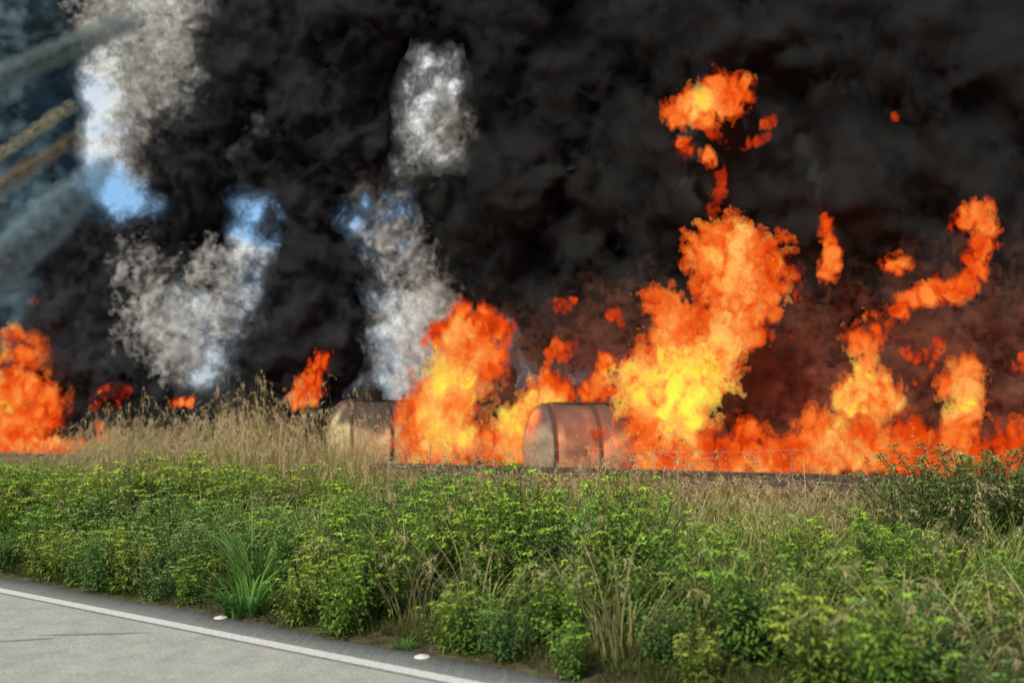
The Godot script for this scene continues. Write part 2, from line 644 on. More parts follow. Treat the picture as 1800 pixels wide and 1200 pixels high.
# ------------------------------------------------------------------ the scene
func _ready() -> void:
	B = Basis(Vector3.UP, PI / 2 + ROADANG)
	ramp = [lin(52, 18, 12), lin(150, 34, 12), lin(226, 66, 16), lin(253, 104, 32), lin(255, 148, 64), lin(255, 190, 96), lin(255, 226, 70), lin(250, 252, 84)]

	var cam := Camera3D.new()
	cam.name = "camera"
	cam.fov = rad_to_deg(2.0 * atan(600.0 / FOCAL))
	cam.position = Vector3(0, EYE, 0)
	cam.rotation.x = PITCH
	var lens := CameraAttributesPhysical.new()      # a hand-held phone behind glass: a little out of focus near and far
	lens.frustum_focal_length = 12.0 / (600.0 / FOCAL)
	lens.frustum_near = 0.1
	lens.frustum_far = 3000.0
	lens.frustum_focus_distance = 10.5
	lens.exposure_aperture = lens.frustum_focal_length / 1000.0 / 0.038
	cam.attributes = lens
	cam.near = 0.1
	cam.far = 3000.0
	add_child(cam)
	cam.current = true

	var sky := Sky.new()
	var pano := PanoramaSkyMaterial.new()
	pano.panorama = ImageTexture.create_from_image(sky_image())
	sky.sky_material = pano
	var env := Environment.new()
	env.background_mode = Environment.BG_SKY
	env.sky = sky
	env.tonemap_mode = Environment.TONE_MAPPER_LINEAR
	env.tonemap_exposure = 1.0
	env.sdfgi_enabled = true
	env.ssao_enabled = true
	env.ssil_enabled = true
	var we := WorldEnvironment.new()
	we.name = "environment"
	we.environment = env
	add_child(we)

	var sun := DirectionalLight3D.new()
	sun.name = "sun"
	sun.light_energy = 1.5
	sun.light_color = Color(1.0, 0.95, 0.86)
	sun.light_angular_distance = 0.5
	sun.shadow_enabled = true
	add_child(sun)
	sun.look_at_from_position(Vector3(-32, 52, 54), Vector3.ZERO, Vector3.UP)

	build_ground()
	build_barrier_and_fence()
	build_tankers()
	build_smoke()
	build_fires()
	build_plants()

func sky_image() -> Image:
	var w := 1024
	var h := 512
	var im := Image.create(w, h, false, Image.FORMAT_RGBF)
	var n := FastNoiseLite.new()
	n.seed = 21
	n.frequency = 0.9
	n.fractal_octaves = 6
	var zen := lin(74, 124, 190)
	var blue := lin(146, 194, 240)
	var hor := lin(200, 215, 224)
	var cl := lin(236, 237, 231)
	for y in h:
		var el := (0.5 - (y + 0.5) / h) * PI
		if el < -0.02:
			im.fill_rect(Rect2i(0, y, w, h - y), Color(0.2, 0.2, 0.17))
			break
		var s := sin(maxf(el, 0.0))
		var deg := rad_to_deg(el)
		var base := hor.lerp(blue, smoothstep(4.0, 11.0, deg)).lerp(zen, smoothstep(12.0, 70.0, deg))
		var bias := maxf(smoothstep(13.6, 15.5, deg) * (1.0 - smoothstep(24.0, 45.0, deg) * 0.8) * 0.5, smoothstep(4.5, 6.5, deg) * (1.0 - smoothstep(9.8, 11.2, deg)) * 0.6) - 0.14 - 0.35 * smoothstep(10.8, 11.6, deg) * (1.0 - smoothstep(13.0, 14.2, deg))
		for x in w:
			var az := ((x + 0.5) / w - 0.5) * TAU
			var k := 1.0 / (s + 0.22)
			var v := n.get_noise_3d(sin(az) * cos(el) * k, s * 3.0, -cos(az) * cos(el) * k) * 1.5 + bias
			im.set_pixel(x, y, base.lerp(cl, smoothstep(-0.02, 0.4, v) * 0.95 * smoothstep(1.0, 8.0, deg)))
	return im

func sheet(ts: Array, ds: Array, height: Callable) -> ArrayMesh:
	var st := SurfaceTool.new()
	st.begin(Mesh.PRIMITIVE_TRIANGLES)
	st.set_smooth_group(0)
	for i in ts.size() - 1:
		for j in ds.size() - 1:
			var q := []
			for c in [[i, j], [i + 1, j], [i + 1, j + 1], [i, j + 1]]:
				q.append(Vector3(ts[c[0]], height.call(ds[c[1]], ts[c[0]]), ds[c[1]]))
			for k in [0, 2, 1, 0, 3, 2]:
				st.add_vertex(q[k])
	st.index()
	st.generate_normals()
	return st.commit()

func build_ground() -> void:
	var ts := [-900.0, -300.0, -100.0, -40.0]
	for k in 50: ts.append(-30.0 + k * 2.0)
	ts.append_array([90.0, 160.0, 400.0, 900.0])
	var soil := tri(mat(Color.WHITE, 1.0), noise_tex(3, 0.02, [[0.0, Color(0.035, 0.03, 0.02)], [0.45, Color(0.075, 0.06, 0.038)], [0.7, Color(0.07, 0.075, 0.03)], [1.0, Color(0.15, 0.125, 0.08)]]), 0.4, bump_tex(4, 0.03), 1.0)
	tag(top("ground", sheet(ts, [-900.0, -200.0, -40.0, -10.0, 5.3, 5.5, 6.5, 7.5, 8.5, 10.0, 11.5, 13.0, 14.5, 16.0, 17.5, 19.0, 22.0, 30.0, 60.0, 200.0, 900.0], ground_y), soil), "", "", "", "structure")
	var conc := tri(mat(Color.WHITE, 0.95), noise_tex(5, 0.012, [[0.0, Color(0.2, 0.2, 0.168)], [0.35, Color(0.278, 0.278, 0.237)], [0.6, Color(0.31, 0.31, 0.264)], [1.0, Color(0.38, 0.375, 0.32)]], 6, 1024), 0.22, bump_tex(6, 0.2, 3), 0.12)
	conc.uv1_scale = Vector3(0.22, 0.22, 0.22)
	var speck := FastNoiseLite.new()
	speck.seed = 91
	speck.noise_type = FastNoiseLite.TYPE_VALUE
	speck.frequency = 0.35
	speck.fractal_octaves = 2
	var grain := Image.create(512, 512, false, Image.FORMAT_RGBA8)
	for y in 512:
		for x in 512:
			var v := speck.get_noise_2d(x, y)
			var g := 0.62 + v * 0.3
			grain.set_pixel(x, y, Color(g, g, g * 0.96, 0.35))
	conc.detail_enabled = true
	conc.detail_blend_mode = BaseMaterial3D.BLEND_MODE_MIX
	conc.detail_albedo = ImageTexture.create_from_image(grain)
	conc.detail_uv_layer = BaseMaterial3D.DETAIL_UV_2
	conc.uv2_triplanar = true
	conc.uv2_world_triplanar = true
	conc.uv2_scale = Vector3.ONE * 0.9
	var rt := [-60.0, 0.0, 30.0, 60.0, 400.0]
	var road := top("road", sheet(rt, [-7.0, 0.0, 4.9], func(_d, _t): return 0.0), conc)
	tag(road, "", "", "", "structure")
	var asph := tri(mat(Color.WHITE, 0.95), noise_tex(8, 0.05, [[0.0, Color(0.19, 0.188, 0.172)], [0.5, Color(0.25, 0.247, 0.228)], [1.0, Color(0.32, 0.315, 0.29)]], 5), 0.5, bump_tex(9, 0.2, 3), 0.5)
	# ragged outer edge of the shoulder
	var st := SurfaceTool.new()
	st.begin(Mesh.PRIMITIVE_TRIANGLES)
	var n := FastNoiseLite.new()
	n.seed = 4
	n.frequency = 0.7
	n.fractal_octaves = 4
	var t := -10.0
	while t < 60.0:
		var e0 := 5.44 + n.get_noise_1d(t) * 0.09
		var e1 := 5.44 + n.get_noise_1d(t + 0.1) * 0.09
		for v in [Vector3(t, 0.002, 4.9), Vector3(t + 0.1, 0.002, e1), Vector3(t + 0.1, 0.002, 4.9), Vector3(t, 0.002, 4.9), Vector3(t, 0.002, e0), Vector3(t + 0.1, 0.002, e1),
				Vector3(t, 0.002, e0), Vector3(t + 0.1, -0.05, e1 + 0.02), Vector3(t + 0.1, 0.002, e1), Vector3(t, 0.002, e0), Vector3(t, -0.05, e0 + 0.02), Vector3(t + 0.1, -0.05, e1 + 0.02)]:
			st.add_vertex(v)
		t += 0.1
	st.generate_normals()
	tag(top("road_shoulder", st.commit(), asph), "", "", "", "structure")
	var paint := tri(mat(Color.WHITE, 0.8), noise_tex(10, 0.06, [[0.0, Color(0.3, 0.3, 0.28)], [0.35, Color(0.5, 0.5, 0.475)], [1.0, Color(0.62, 0.62, 0.59)]], 5), 0.8)
	tag(top("edge_line", sheet([-60.0, 0.0, 60.0, 400.0], [4.92, 5.055], func(_d, _t): return 0.0065), paint), "", "", "", "structure")
	# tyre marks
	var dark := tri(mat(Color.WHITE, 0.9), noise_tex(11, 0.05, [[0.0, Color(0.2, 0.2, 0.17)], [0.6, Color(0.235, 0.235, 0.2)], [1.0, Color(0.29, 0.29, 0.25)]], 5), 0.7)
	var st2 := SurfaceTool.new()
	st2.begin(Mesh.PRIMITIVE_TRIANGLES)
	for mk in [[[60.0, 1117.0], [270.0, 1112.0], 0.045], [[-40.0, 1130.0], [110.0, 1121.0], 0.03]]:
		var e0 := on_road(mk[0][0], mk[0][1])
		var e1 := on_road(mk[1][0], mk[1][1])
		var ac := (e1 - e0).cross(Vector3.UP).normalized()
		var pts := []
		for k in 17:
			var f := k / 16.0
			var wd: float = mk[2] * sin(f * PI) * (0.7 + 0.3 * sin(k * 2.1))
			var c := e0.lerp(e1, f) + Vector3(0, 0.004, 0)
			pts.append([c - ac * wd, c + ac * wd])
		for k in 16:
			for v in [pts[k][0], pts[k + 1][1], pts[k + 1][0], pts[k][0], pts[k][1], pts[k + 1][1]]:
				st2.add_vertex(v)
	st2.generate_normals()
	tag(top("tyre_mark", st2.commit(), dark), "", "", "", "structure")
	# white raised studs on the shoulder
	var wm := mat(Color(0.55, 0.55, 0.52), 0.6)
	for k in 2:
		var xy: Array = [[388.0, 1087.0], [742.0, 1156.0]][k]
		var p := on_road(xy[0], xy[1])
		var o := thing("road_stud", Vector3(p.x, 0.003, p.z))
		tag(o, ["white road stud on the shoulder near the arching green grass tuft", "white road stud on the shoulder beside the small weed at the kerb"][k], "road stud", "road studs on the shoulder")
		obj("base", lathe([[0.0, 0.0], [0.06, 0.0], [0.057, 0.008], [0.045, 0.013], [0.0, 0.014]], 20, 1), wm, o)
		obj("reflector", boxes([[Vector3(0, 0.015, 0), Vector3(0.055, 0.006, 0.035)]]), wm, o)

func build_barrier_and_fence() -> void:
	var grey := tri(mat(Color.WHITE, 0.95), noise_tex(14, 0.015, [[0.0, Color(0.02, 0.016, 0.013)], [0.5, Color(0.05, 0.038, 0.031)], [1.0, Color(0.09, 0.07, 0.056)]], 6), 0.35, bump_tex(15, 0.05), 0.8)
	# low barrier in cast lengths: chamfered profile, joints between lengths
	var prof := [Vector2(-0.2, 0.0), Vector2(-0.2, 0.2), Vector2(-0.12, 0.38), Vector2(-0.1, 0.58), Vector2(-0.085, 0.6), Vector2(0.085, 0.6), Vector2(0.1, 0.58), Vector2(0.12, 0.38), Vector2(0.2, 0.2), Vector2(0.2, 0.0)]
	var L := 3.96
	var st := SurfaceTool.new()
	st.begin(Mesh.PRIMITIVE_TRIANGLES)
	st.set_smooth_group(-1)
	for k in prof.size() - 1:
		var a := Vector3(0, prof[k].y, prof[k].x); var b := Vector3(0, prof[k + 1].y, prof[k + 1].x)
		var e := Vector3(L, 0, 0)
		for v in [a, a + e, b + e, a, b + e, b]: st.add_vertex(v)
		for v in [Vector3(0, 0, 0), a, b]: st.add_vertex(v)
		for v in [e, b + e, a + e]: st.add_vertex(v)
	st.generate_normals()
	var seg := st.commit()
	for k in 17:
		var t := -4.0 + k * 4.0
		var o := top("barrier_block", seg, grey, Vector3(t, 0.2, 19.0))
		tag(o, "sooty concrete barrier block %s, number %s along the row" % [zone(picture_x(Vector2(t + 2.0, 19.0))), ["one", "two", "three", "four", "five", "six", "seven", "eight", "nine", "ten", "eleven", "twelve", "thirteen", "fourteen", "fifteen", "sixteen", "seventeen"][k]], "barrier", "barrier blocks in front of the fire")
	# wire fence in the tall grass
	var wire := mat(Color(0.3, 0.29, 0.26), 0.5, 0.3)
	var wood := tri(mat(Color.WHITE, 0.95), noise_tex(17, 0.03, [[0.0, Color(0.08, 0.065, 0.045)], [1.0, Color(0.22, 0.19, 0.14)]], 5), 0.8)
	var rng := RandomNumberGenerator.new()
	rng.seed = 5
	var fo := thing("wire_fence", Vector3(12, 0.2, 16.5))
	tag(fo, "slack wire fence on thin weathered posts in the tall dry grass", "fence")
	var posts := []
	for k in 12:
		posts.append(Vector3(-14.0 + k * 4.2, 0, rng.randf_range(-0.1, 0.1)))
		obj("post", lathe([[0.0, 1.14], [0.011, 1.13], [0.014, 0.6], [0.016, -0.2]], 8, 1), wood, fo, posts[-1])
	for h in [0.6, 1.1]:
		var pts := []
		for k in posts.size() - 1:
			for j in 6:
				var f := j / 6.0
				pts.append(posts[k].lerp(posts[k + 1], f) + Vector3(0, h - 0.08 * 4 * f * (1 - f) + rng.randf_range(-0.008, 0.008), -0.05))
		obj("wire", bars([pts], 0.0035, 5), wire, fo)

func build_tankers() -> void:
	var tank_m := mat(Color.WHITE, 0.55)
	tank_m.vertex_color_use_as_albedo = true
	var black := mat(Color(0.018, 0.016, 0.015), 0.9)
	var brown := mat(Color(0.05, 0.035, 0.028), 0.85)
	var steel := mat(Color(0.32, 0.28, 0.24), 0.5, 0.3)
	# [x of the left end, x of the right end, top y, depth, turn, body material, label]
	for k in 2:
		var a: Array = [[604.0, 880.0, 706.0, 21.8, 0.98], [948.0, 1265.0, 711.0, 21.4, 0.86]][k]
		var p0: Vector3 = spot(a[0], a[2], a[3])[0]
		var sc: float = spot((a[0] + a[1]) / 2, a[2], a[3])[1]
		var length: float = (a[1] - a[0]) * sc * 1.0
		var r := 1.14
		var cen: Vector3 = spot((a[0] + a[1]) / 2, a[2], a[3])[0]
		var o := thing("tank_trailer", Vector3(cen.x, 0.25, a[3]), a[4])
		tag(o, ["tan and sooty tank trailer with a boxy hatch on top", "scorched brown tank trailer half hidden between two tall flames"][k], "tank trailer", "burning tank trailers behind the barrier")
		var up := cen.y - 0.25 - r
		var h := length / 2
		var dish := 0.42
		var prof := [[0.0, -h - dish]]
		for j in 8:
			var q := (j + 1.0) / 8.0 * PI / 2
			prof.append([r * sin(q), -h - dish * cos(q)])
		for j in 40: prof.append([r, -h + (j + 1.0) / 40.0 * length])
		for j in 8:
			var q := (j + 1.0) / 8.0 * PI / 2
			prof.append([r * cos(q), h + dish * sin(q)])
		obj("tank", burnt_tank(prof, r, 40 + k, [0.4, 0.25][k], [Color(0.06, 0.048, 0.04), Color(0.085, 0.065, 0.052)][k], [Color(0.55, 0.45, 0.25), Color(0.25, 0.205, 0.14)][k]), tank_m, o, Vector3(0, up, 0))
		for j in 5:
			var x := -h + 0.06 + j * (length - 0.12) / 4
			obj("band", lathe([[r - 0.01, x - 0.05], [r + 0.025, x - 0.045], [r + 0.025, x + 0.045], [r - 0.01, x + 0.05]], 48, 0), brown, o, Vector3(0, up, 0))
		# walkway and hatches along the top
		obj("walkway", boxes([[Vector3(0, up + r + 0.03, 0.2), Vector3(length * 0.9, 0.035, 0.35)], [Vector3(0, up + r + 0.03, -0.25), Vector3(length * 0.9, 0.03, 0.06)]]), brown, o)
		var ladder := []
		for zz in [-0.2, 0.2]: ladder.append([Vector3(-h * 0.35 + zz, up + r + 0.03, -0.35), Vector3(-h * 0.35 + zz, up + r * 0.75, -r * 0.8), Vector3(-h * 0.35 + zz, up - r * 0.2, -r * 1.04), Vector3(-h * 0.35 + zz, up - r, -r * 0.95)])
		for j in 6: ladder.append([Vector3(-h * 0.35 - 0.2, up - r * 0.75 + j * 0.24, -r * 1.02), Vector3(-h * 0.35 + 0.2, up - r * 0.75 + j * 0.24, -r * 1.02)])
		obj("ladder", bars(ladder, 0.018), brown, o)
		for j in 2: obj("valve", lathe([[0.0, 0.2], [0.06, 0.19], [0.06, 0.06], [0.1, 0.05], [0.1, 0.0]], 12, 1), brown, o, Vector3(h * (0.25 + 0.35 * j), up + r, -0.1))
		var side := 1.0
		if k == 0:
			var hx := (742.0 - 655.0) * sc * 1.04 * side
			var box_m := lathe([[0.42, 0.0], [0.4, 0.06], [0.38, 0.3], [0.36, 0.33], [0.0, 0.34]], 4, 1)
			var hb := obj("hatch_box", box_m, black, o, Vector3(hx, up + r - 0.02, 0))
			hb.rotation.y = PI / 4
			obj("hatch_lid", lathe([[0.0, 0.06], [0.2, 0.05], [0.24, 0.0]], 20, 1), black, o, Vector3(hx, up + r + 0.32, 0))
		else:
			obj("hatch_lid", lathe([[0.3, 0.0], [0.3, 0.12], [0.26, 0.16], [0.0, 0.18]], 24, 1), black, o, Vector3(0.2, up + r, 0))
		obj("side_rail", bars([[Vector3(-h, up - 0.62, -r * 0.9), Vector3(h, up - 0.62, -r * 0.9)], [Vector3(-h, up - 0.62, r * 0.9), Vector3(h, up - 0.62, r * 0.9)]], 0.03), steel, o)
		obj("chassis", boxes([[Vector3(0, up - r - 0.02, -0.45), Vector3(length, 0.2, 0.12)], [Vector3(0, up - r - 0.02, 0.45), Vector3(length, 0.2, 0.12)]]), black, o)
		for j in 2:
			for z in [-0.85, 0.85]:
				var w := obj("wheel", lathe([[0.0, -0.12], [0.28, -0.12], [0.42, -0.13], [0.46, -0.08], [0.46, 0.08], [0.42, 0.13], [0.28, 0.12], [0.0, 0.12]], 24, 0), black, o, Vector3(h * 0.3 + j * 1.05 - 0.5, 0.28, z))
				w.rotation.y = PI / 2

func build_smoke() -> void:
	var dark := [[0.22, 0.3, 0.29], [0.5, 0.75, 0.22], [0.85, 1.2, 0.12]]
	var thin := [[-0.22, 0.7, 0.29], [-0.06, 1.1, 0.26], [0.12, 1.5, 0.2], [0.3, 2.0, 0.12]]
	var g1 := [[215, 340, 42], [195, 365, 22], [185, 270, 45], [185, 210, 52], [185, 150, 50], [150, 120, 28], [240, 90, 45], [250, 30, 62], [330, 30, 40], [320, 100, 45], [300, 170, 35], [265, 365, 12]]
	var g2 := [[445, 375, 38], [425, 415, 30], [425, 465, 34], [430, 510, 36], [420, 555, 30], [390, 590, 32], [365, 625, 28], [355, 660, 22], [320, 530, 40], [300, 570, 32], [340, 560, 36], [430, 255, 8], [455, 205, 8]]
	var g3 := [[628, 390, 32], [645, 350, 26], [680, 360, 36], [685, 420, 34], [690, 470, 30], [695, 520, 34], [695, 580, 42], [690, 640, 46], [690, 690, 54], [740, 600, 32], [745, 520, 30], [765, 540, 20], [715, 300, 26], [735, 250, 26], [738, 190, 26], [742, 135, 30], [745, 100, 22], [762, 205, 14], [722, 160, 14], [800, 160, 14], [795, 265, 12]]
	for h in g3: h[2] *= 0.9
	for h in g2: h[2] *= 0.92
	var left := [[-60, 600, 170], [20, 560, 120], [60, 640, 90], [-90, 400, 190], [20, 420, 115], [90, 400, 70], [-80, 200, 200], [15, 290, 105], [20, 180, 90], [-60, 30, 190], [70, 40, 80], [150, -60, 90], [0, 740, 110]]
	smoke("smoke_plume", "smooth smoke bank painted blue grey for a window reflection at the far left above the leftmost fire", Color(0.085, 0.14, 0.18), left, 25.5, 101, 0.24, 0.3, 4.5, thin, true, 0.6, 0.1, g1, -0.32)  # blue grey tint puts the window reflection into the smoke colour
	var column := [[170, 500, 80], [175, 590, 95], [165, 680, 100], [235, 650, 75], [225, 740, 70], [290, 700, 42], [230, 450, 50], [150, 740, 90], [110, 700, 80], [250, 560, 40], [160, 430, 45]]
	smoke("smoke_plume", "soft dark smoke column just right of the leftmost fire", Color(0.034, 0.037, 0.042), column, 24.5, 151, 0.2, 0.6, 3.2, thin, true, 0.8, 0.0, g1 + g2, -0.32)
	var mid := [[560, 500, 92], [540, 400, 62], [530, 610, 100], [480, 680, 62], [580, 690, 50], [420, 720, 45], [550, 300, 80], [600, 220, 95], [630, 110, 95], [700, 20, 70], [640, 0, 110], [480, 260, 75], [655, 270, 40], [500, 140, 110], [520, 20, 130], [420, 30, 70], [430, 170, 65], [345, 320, 72], [330, 410, 62], [300, 260, 50], [375, 470, 34], [395, 545, 22], [310, 460, 35], [380, 240, 70], [610, 560, 45], [640, 480, 25], [450, 600, 30], [160, 775, 55], [230, 770, 50], [290, 765, 50], [350, 765, 55], [420, 770, 60], [490, 770, 60], [550, 770, 60], [620, 765, 55], [680, 775, 55]]
	smoke("smoke_plume", "black smoke plume with ragged gaps of sky on both sides", Color(0.029, 0.031, 0.035), mid, 24.5, 202, 0.2, 0.7, 3.2, thin, true, 1.0, 0.0, g1 + g2 + g3, -0.32)
	var big := [[950, 350, 150], [800, 400, 92], [860, 490, 78], [830, 315, 75], [900, 60, 110], [870, 190, 62], [980, 510, 110], [1050, 150, 170], [1150, 330, 170], [1250, 90, 190], [1320, 320, 200], [1420, 90, 210], [1500, 360, 210], [1620, 150, 220], [1720, 330, 200], [1820, 90, 220], [1900, 380, 220], [1400, 560, 170], [1620, 560, 150], [1820, 600, 170], [1120, 560, 120], [820, 0, 70], [1000, -60, 150], [1950, 200, 200], [1240, 520, 150], [1950, 650, 150]]
	smoke("smoke_plume", "huge black smoke mass billowing over the tallest flames", Color(0.022, 0.0225, 0.0235), big, 27.5, 303, 0.2, 1.0, 4.2, thin, true, 1.2, 0.0, g3, -0.32)
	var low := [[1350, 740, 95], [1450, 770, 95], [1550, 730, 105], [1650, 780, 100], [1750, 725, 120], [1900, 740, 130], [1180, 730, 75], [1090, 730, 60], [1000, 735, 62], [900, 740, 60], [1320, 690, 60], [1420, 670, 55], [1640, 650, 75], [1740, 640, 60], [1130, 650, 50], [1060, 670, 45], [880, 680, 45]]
	smoke("smoke_bank", "low smoke bank with fire glow painted reddish brown behind the flames", Color(0.16, 0.07, 0.05), low, 25.2, 404, 0.2, 0.55, 2.0, [[-0.1, 0.5, 0.24], [0.25, 1.2, 0.18], [0.75, 2.0, 0.12], [1.4, 2.8, 0.07]], true, 0.6, 0.0, [], -0.35)  # the glow of the fire is put into this reddish smoke colour
	var pale := [[0.1, 1.5, 0.16], [-0.2, 1.8, 0.2], [0.4, 2.6, 0.1]]
	smoke("smoke_wisp", "torn grey smoke wisp in front of the pale gap at upper left", Color(0.46, 0.45, 0.42), [[300, 70, 60], [330, 150, 55], [290, 210, 55], [260, 130, 40], [360, 60, 40], [300, 290, 40], [200, 40, 40], [240, 250, 25]], 24.5, 505, 0.18, 0.7, 2.0, pale, false, 0.5)
	smoke("smoke_wisp", "thin grey smoke wisp curling across the gap between the left plumes", Color(0.62, 0.62, 0.62), [[295, 520, 34], [285, 590, 36], [320, 610, 28], [390, 480, 24], [400, 560, 24], [265, 470, 25]], 24.5, 606, 0.18, 0.6, 1.9, pale, false, 0.4)
	smoke("smoke_wisp", "tall grey smoke wisp rising behind the hatch of the tan tank", Color(0.6, 0.59, 0.57), [[690, 320, 40], [690, 380, 36], [700, 440, 32], [750, 530, 40], [755, 600, 40], [765, 660, 40], [660, 300, 36], [785, 235, 24], [640, 640, 26]], 26.0, 707, 0.18, 0.6, 1.9, pale, false, 0.4)
	var streak := [[-0.05, 0.05, 0.22], [0.05, 0.12, 0.16], [0.16, 0.2, 0.1]]  # window reflection bands, added as slanting bodies of thin smoke
	for a in [[[[-60, 530, 40], [20, 450, 40], [90, 385, 36], [150, 325, 26], [190, 285, 12]], Color(0.15, 0.23, 0.28), "broad blue grey window reflection shaped as smoke slanting up to the blue gap"], [[[-20, 285, 4], [30, 250, 4], [80, 215, 5], [125, 185, 4]], Color(0.4, 0.38, 0.25), "narrow yellowish window reflection shaped as smoke slanting below the pale wisp"], [[[-30, 150, 20], [60, 110, 20], [140, 75, 18], [230, 40, 12]], Color(0.13, 0.18, 0.19), "grey green window reflection shaped as smoke slanting across the upper left corner"], [[[-20, 345, 10], [40, 300, 11], [90, 270, 8], [140, 235, 4]], Color(0.2, 0.16, 0.1), "brownish window reflection shaped as smoke slanting below the yellowish one"]]:
		smoke("reflection_streak", a[2], a[1], chain(a[0]), 21.5, int(a[0][0][1]), 0.12, 0.04, 1.6, streak, false, 0.1)

func build_fires() -> void:
	fire("fire", "orange fire at the far left edge with a curling top", [[[5, 770, 42, 0.6], [10, 720, 45, 0.75], [50, 745, 40, 0.5], [75, 720, 26, 0.42], [40, 690, 30, 0.5], [-10, 680, 40, 0.7], [35, 650, 22, 0.36], [60, 625, 20, 0.4], [30, 615, 14, 0.34]],
		[[95, 785, 14, 0.55], [125, 788, 10, 0.6], [150, 786, 9, 0.5], [70, 785, 16, 0.6]]], 21.5, 11, 14.0)
	fire("fire", "dim red fire glimpsed behind the grass at left", [[[190, 700, 22, 0.08], [210, 685, 14, 0.1], [165, 710, 12, 0.06]]], 22.0, 12)
	fire("fire", "small orange flame low in the grass right of the leftmost fire", [[[178, 768, 10, 0.5], [176, 752, 7, 0.42], [190, 778, 9, 0.5]]], 18.0, 13)
	fire("fire", "thin flat flame on the ground below the pale gap", [[[318, 706, 7, 0.5], [334, 705, 6, 0.6], [305, 708, 5, 0.4]]], 22.0, 14)
	fire("fire", "small orange flame with a red tip in front of the middle plume", [[[538, 690, 20, 0.56], [548, 672, 19, 0.5], [560, 650, 14, 0.34], [566, 632, 9, 0.25], [524, 700, 13, 0.5]]], 21.5, 15, 3.0)
	fire("fire", "leaning yellow cored fire over the tan tank", [[[760, 790, 44, 0.62], [740, 750, 36, 0.68], [795, 760, 40, 0.72], [770, 710, 40, 0.72], [800, 690, 40, 0.92], [812, 650, 40, 0.72], [820, 620, 36, 0.6]],
		[[830, 600, 34, 0.5], [845, 575, 30, 0.48], [875, 580, 22, 0.42], [800, 580, 26, 0.38], [770, 590, 18, 0.3], [865, 640, 22, 0.42], [812, 560, 18, 0.34]]], 20.4, 16, 16.0)
	fire("fire", "orange fire leaning between the two tanks", [[[890, 795, 36, 0.55], [925, 790, 30, 0.5], [905, 755, 32, 0.82], [935, 730, 30, 0.68], [955, 700, 24, 0.75], [970, 682, 16, 0.5], [880, 780, 26, 0.5]]], 20.2, 17, 10.0)
	fire("fire", "low orange flames licking along the top of the brown tank", [[[1000, 695, 13, 0.46], [1030, 690, 15, 0.5], [1060, 690, 17, 0.52], [1085, 694, 15, 0.5], [1055, 665, 16, 0.42], [1065, 640, 14, 0.36], [985, 670, 12, 0.32]],
		[[985, 615, 17, 0.3], [1005, 612, 13, 0.26], [970, 625, 11, 0.24]]], 22.4, 18, 5.0)
	fire("fire", "small flames on the lower side of the brown tank", [chain([[1000, 808, 16, 0.5], [1006, 790, 12, 0.44], [1012, 765, 7, 0.38]]), chain([[1040, 805, 14, 0.48], [1048, 785, 10, 0.42], [1051, 764, 6, 0.37]]), chain([[965, 810, 14, 0.5], [975, 800, 10, 0.44]])], 20.0, 19)
	fire("fire", "tallest fireball column with a bright yellow heart", [[[1170, 790, 62, 0.62], [1150, 750, 48, 0.7], [1195, 740, 40, 0.9], [1180, 725, 40, 1.0], [1155, 690, 50, 0.8], [1205, 695, 38, 0.9], [1135, 670, 32, 0.72], [1190, 800, 34, 0.62], [1130, 800, 28, 0.55]],
		[[1195, 645, 52, 0.78], [1250, 640, 36, 0.75], [1225, 600, 44, 0.7], [1175, 625, 36, 0.7], [1265, 600, 32, 0.62]],
		[[1285, 532, 20, -0.5], [1270, 568, 16, -0.4], [1188, 562, 36, 0.66], [1160, 530, 26, 0.5], [1240, 575, 30, 0.5], [1290, 560, 46, 0.62], [1335, 530, 38, 0.66], [1325, 580, 30, 0.56]],
		[[1260, 450, 42, 0.7], [1300, 470, 46, 0.68], [1262, 490, 32, 0.6], [1340, 480, 34, 0.55], [1300, 510, 44, 0.56], [1345, 445, 24, 0.45], [1246, 432, 22, 0.56], [1290, 425, 26, 0.6]]], 20.6, 20, 34.0, 0.065, 1.5, 1.2)
	fire("fire", "lone fireball high in the black smoke", [[[1240, 185, 26, 0.72], [1210, 190, 26, 0.5], [1270, 172, 28, 0.52], [1300, 160, 20, 0.44], [1190, 200, 17, 0.38], [1255, 150, 17, 0.42], [1285, 180, 20, 0.4], [1240, 205, 16, 0.38]],
		chain([[1245, 222, 10, 0.14], [1262, 238, 10, 0.1], [1272, 258, 8, 0.06]]), chain([[1268, 300, 9, 0.06], [1264, 330, 13, 0.12], [1256, 362, 11, 0.08], [1250, 385, 8, 0.04]]), chain([[1315, 256, 6, 0.06], [1332, 250, 8, 0.1], [1350, 241, 6, 0.06]])], 22.5, 21, 5.0)
	for a in [[[1202, 256, 14], [1204, 266, 10], 0.46, "round orange ember below the lone high fireball"], [[1243, 274, 10], [1247, 282, 8], 0.44, "small orange ember under the lone high fireball"], [[1355, 214, 10], [1346, 218, 9], 0.34, "red ember right of the lone high fireball"],
			[[1572, 204, 8], [1578, 208, 5], 0.14, "faint red ember high in the smoke on the right"], [[1580, 466, 15], [1566, 464, 10], 0.44, "flat orange ember above the snaking flame"], [[60, 532, 9], [66, 526, 6], 0.12, "faint red ember in the blue painted smoke above the left fire"],
			[[985, 535, 14], [1000, 532, 10], 0.28, "dim red ember above the orange flames on the tank"], [[1076, 548, 16], [1090, 560, 12], 0.2, "faint red ember in the smoke left of the tallest column"], [[1797, 632, 10], [1797, 650, 8], 0.34, "red ember at the right edge of the smoke"]]:
		fire("ember", a[3], [[a[0] + [a[2]], a[1] + [a[2] * 0.9]]], 22.5, int(a[0][0]))
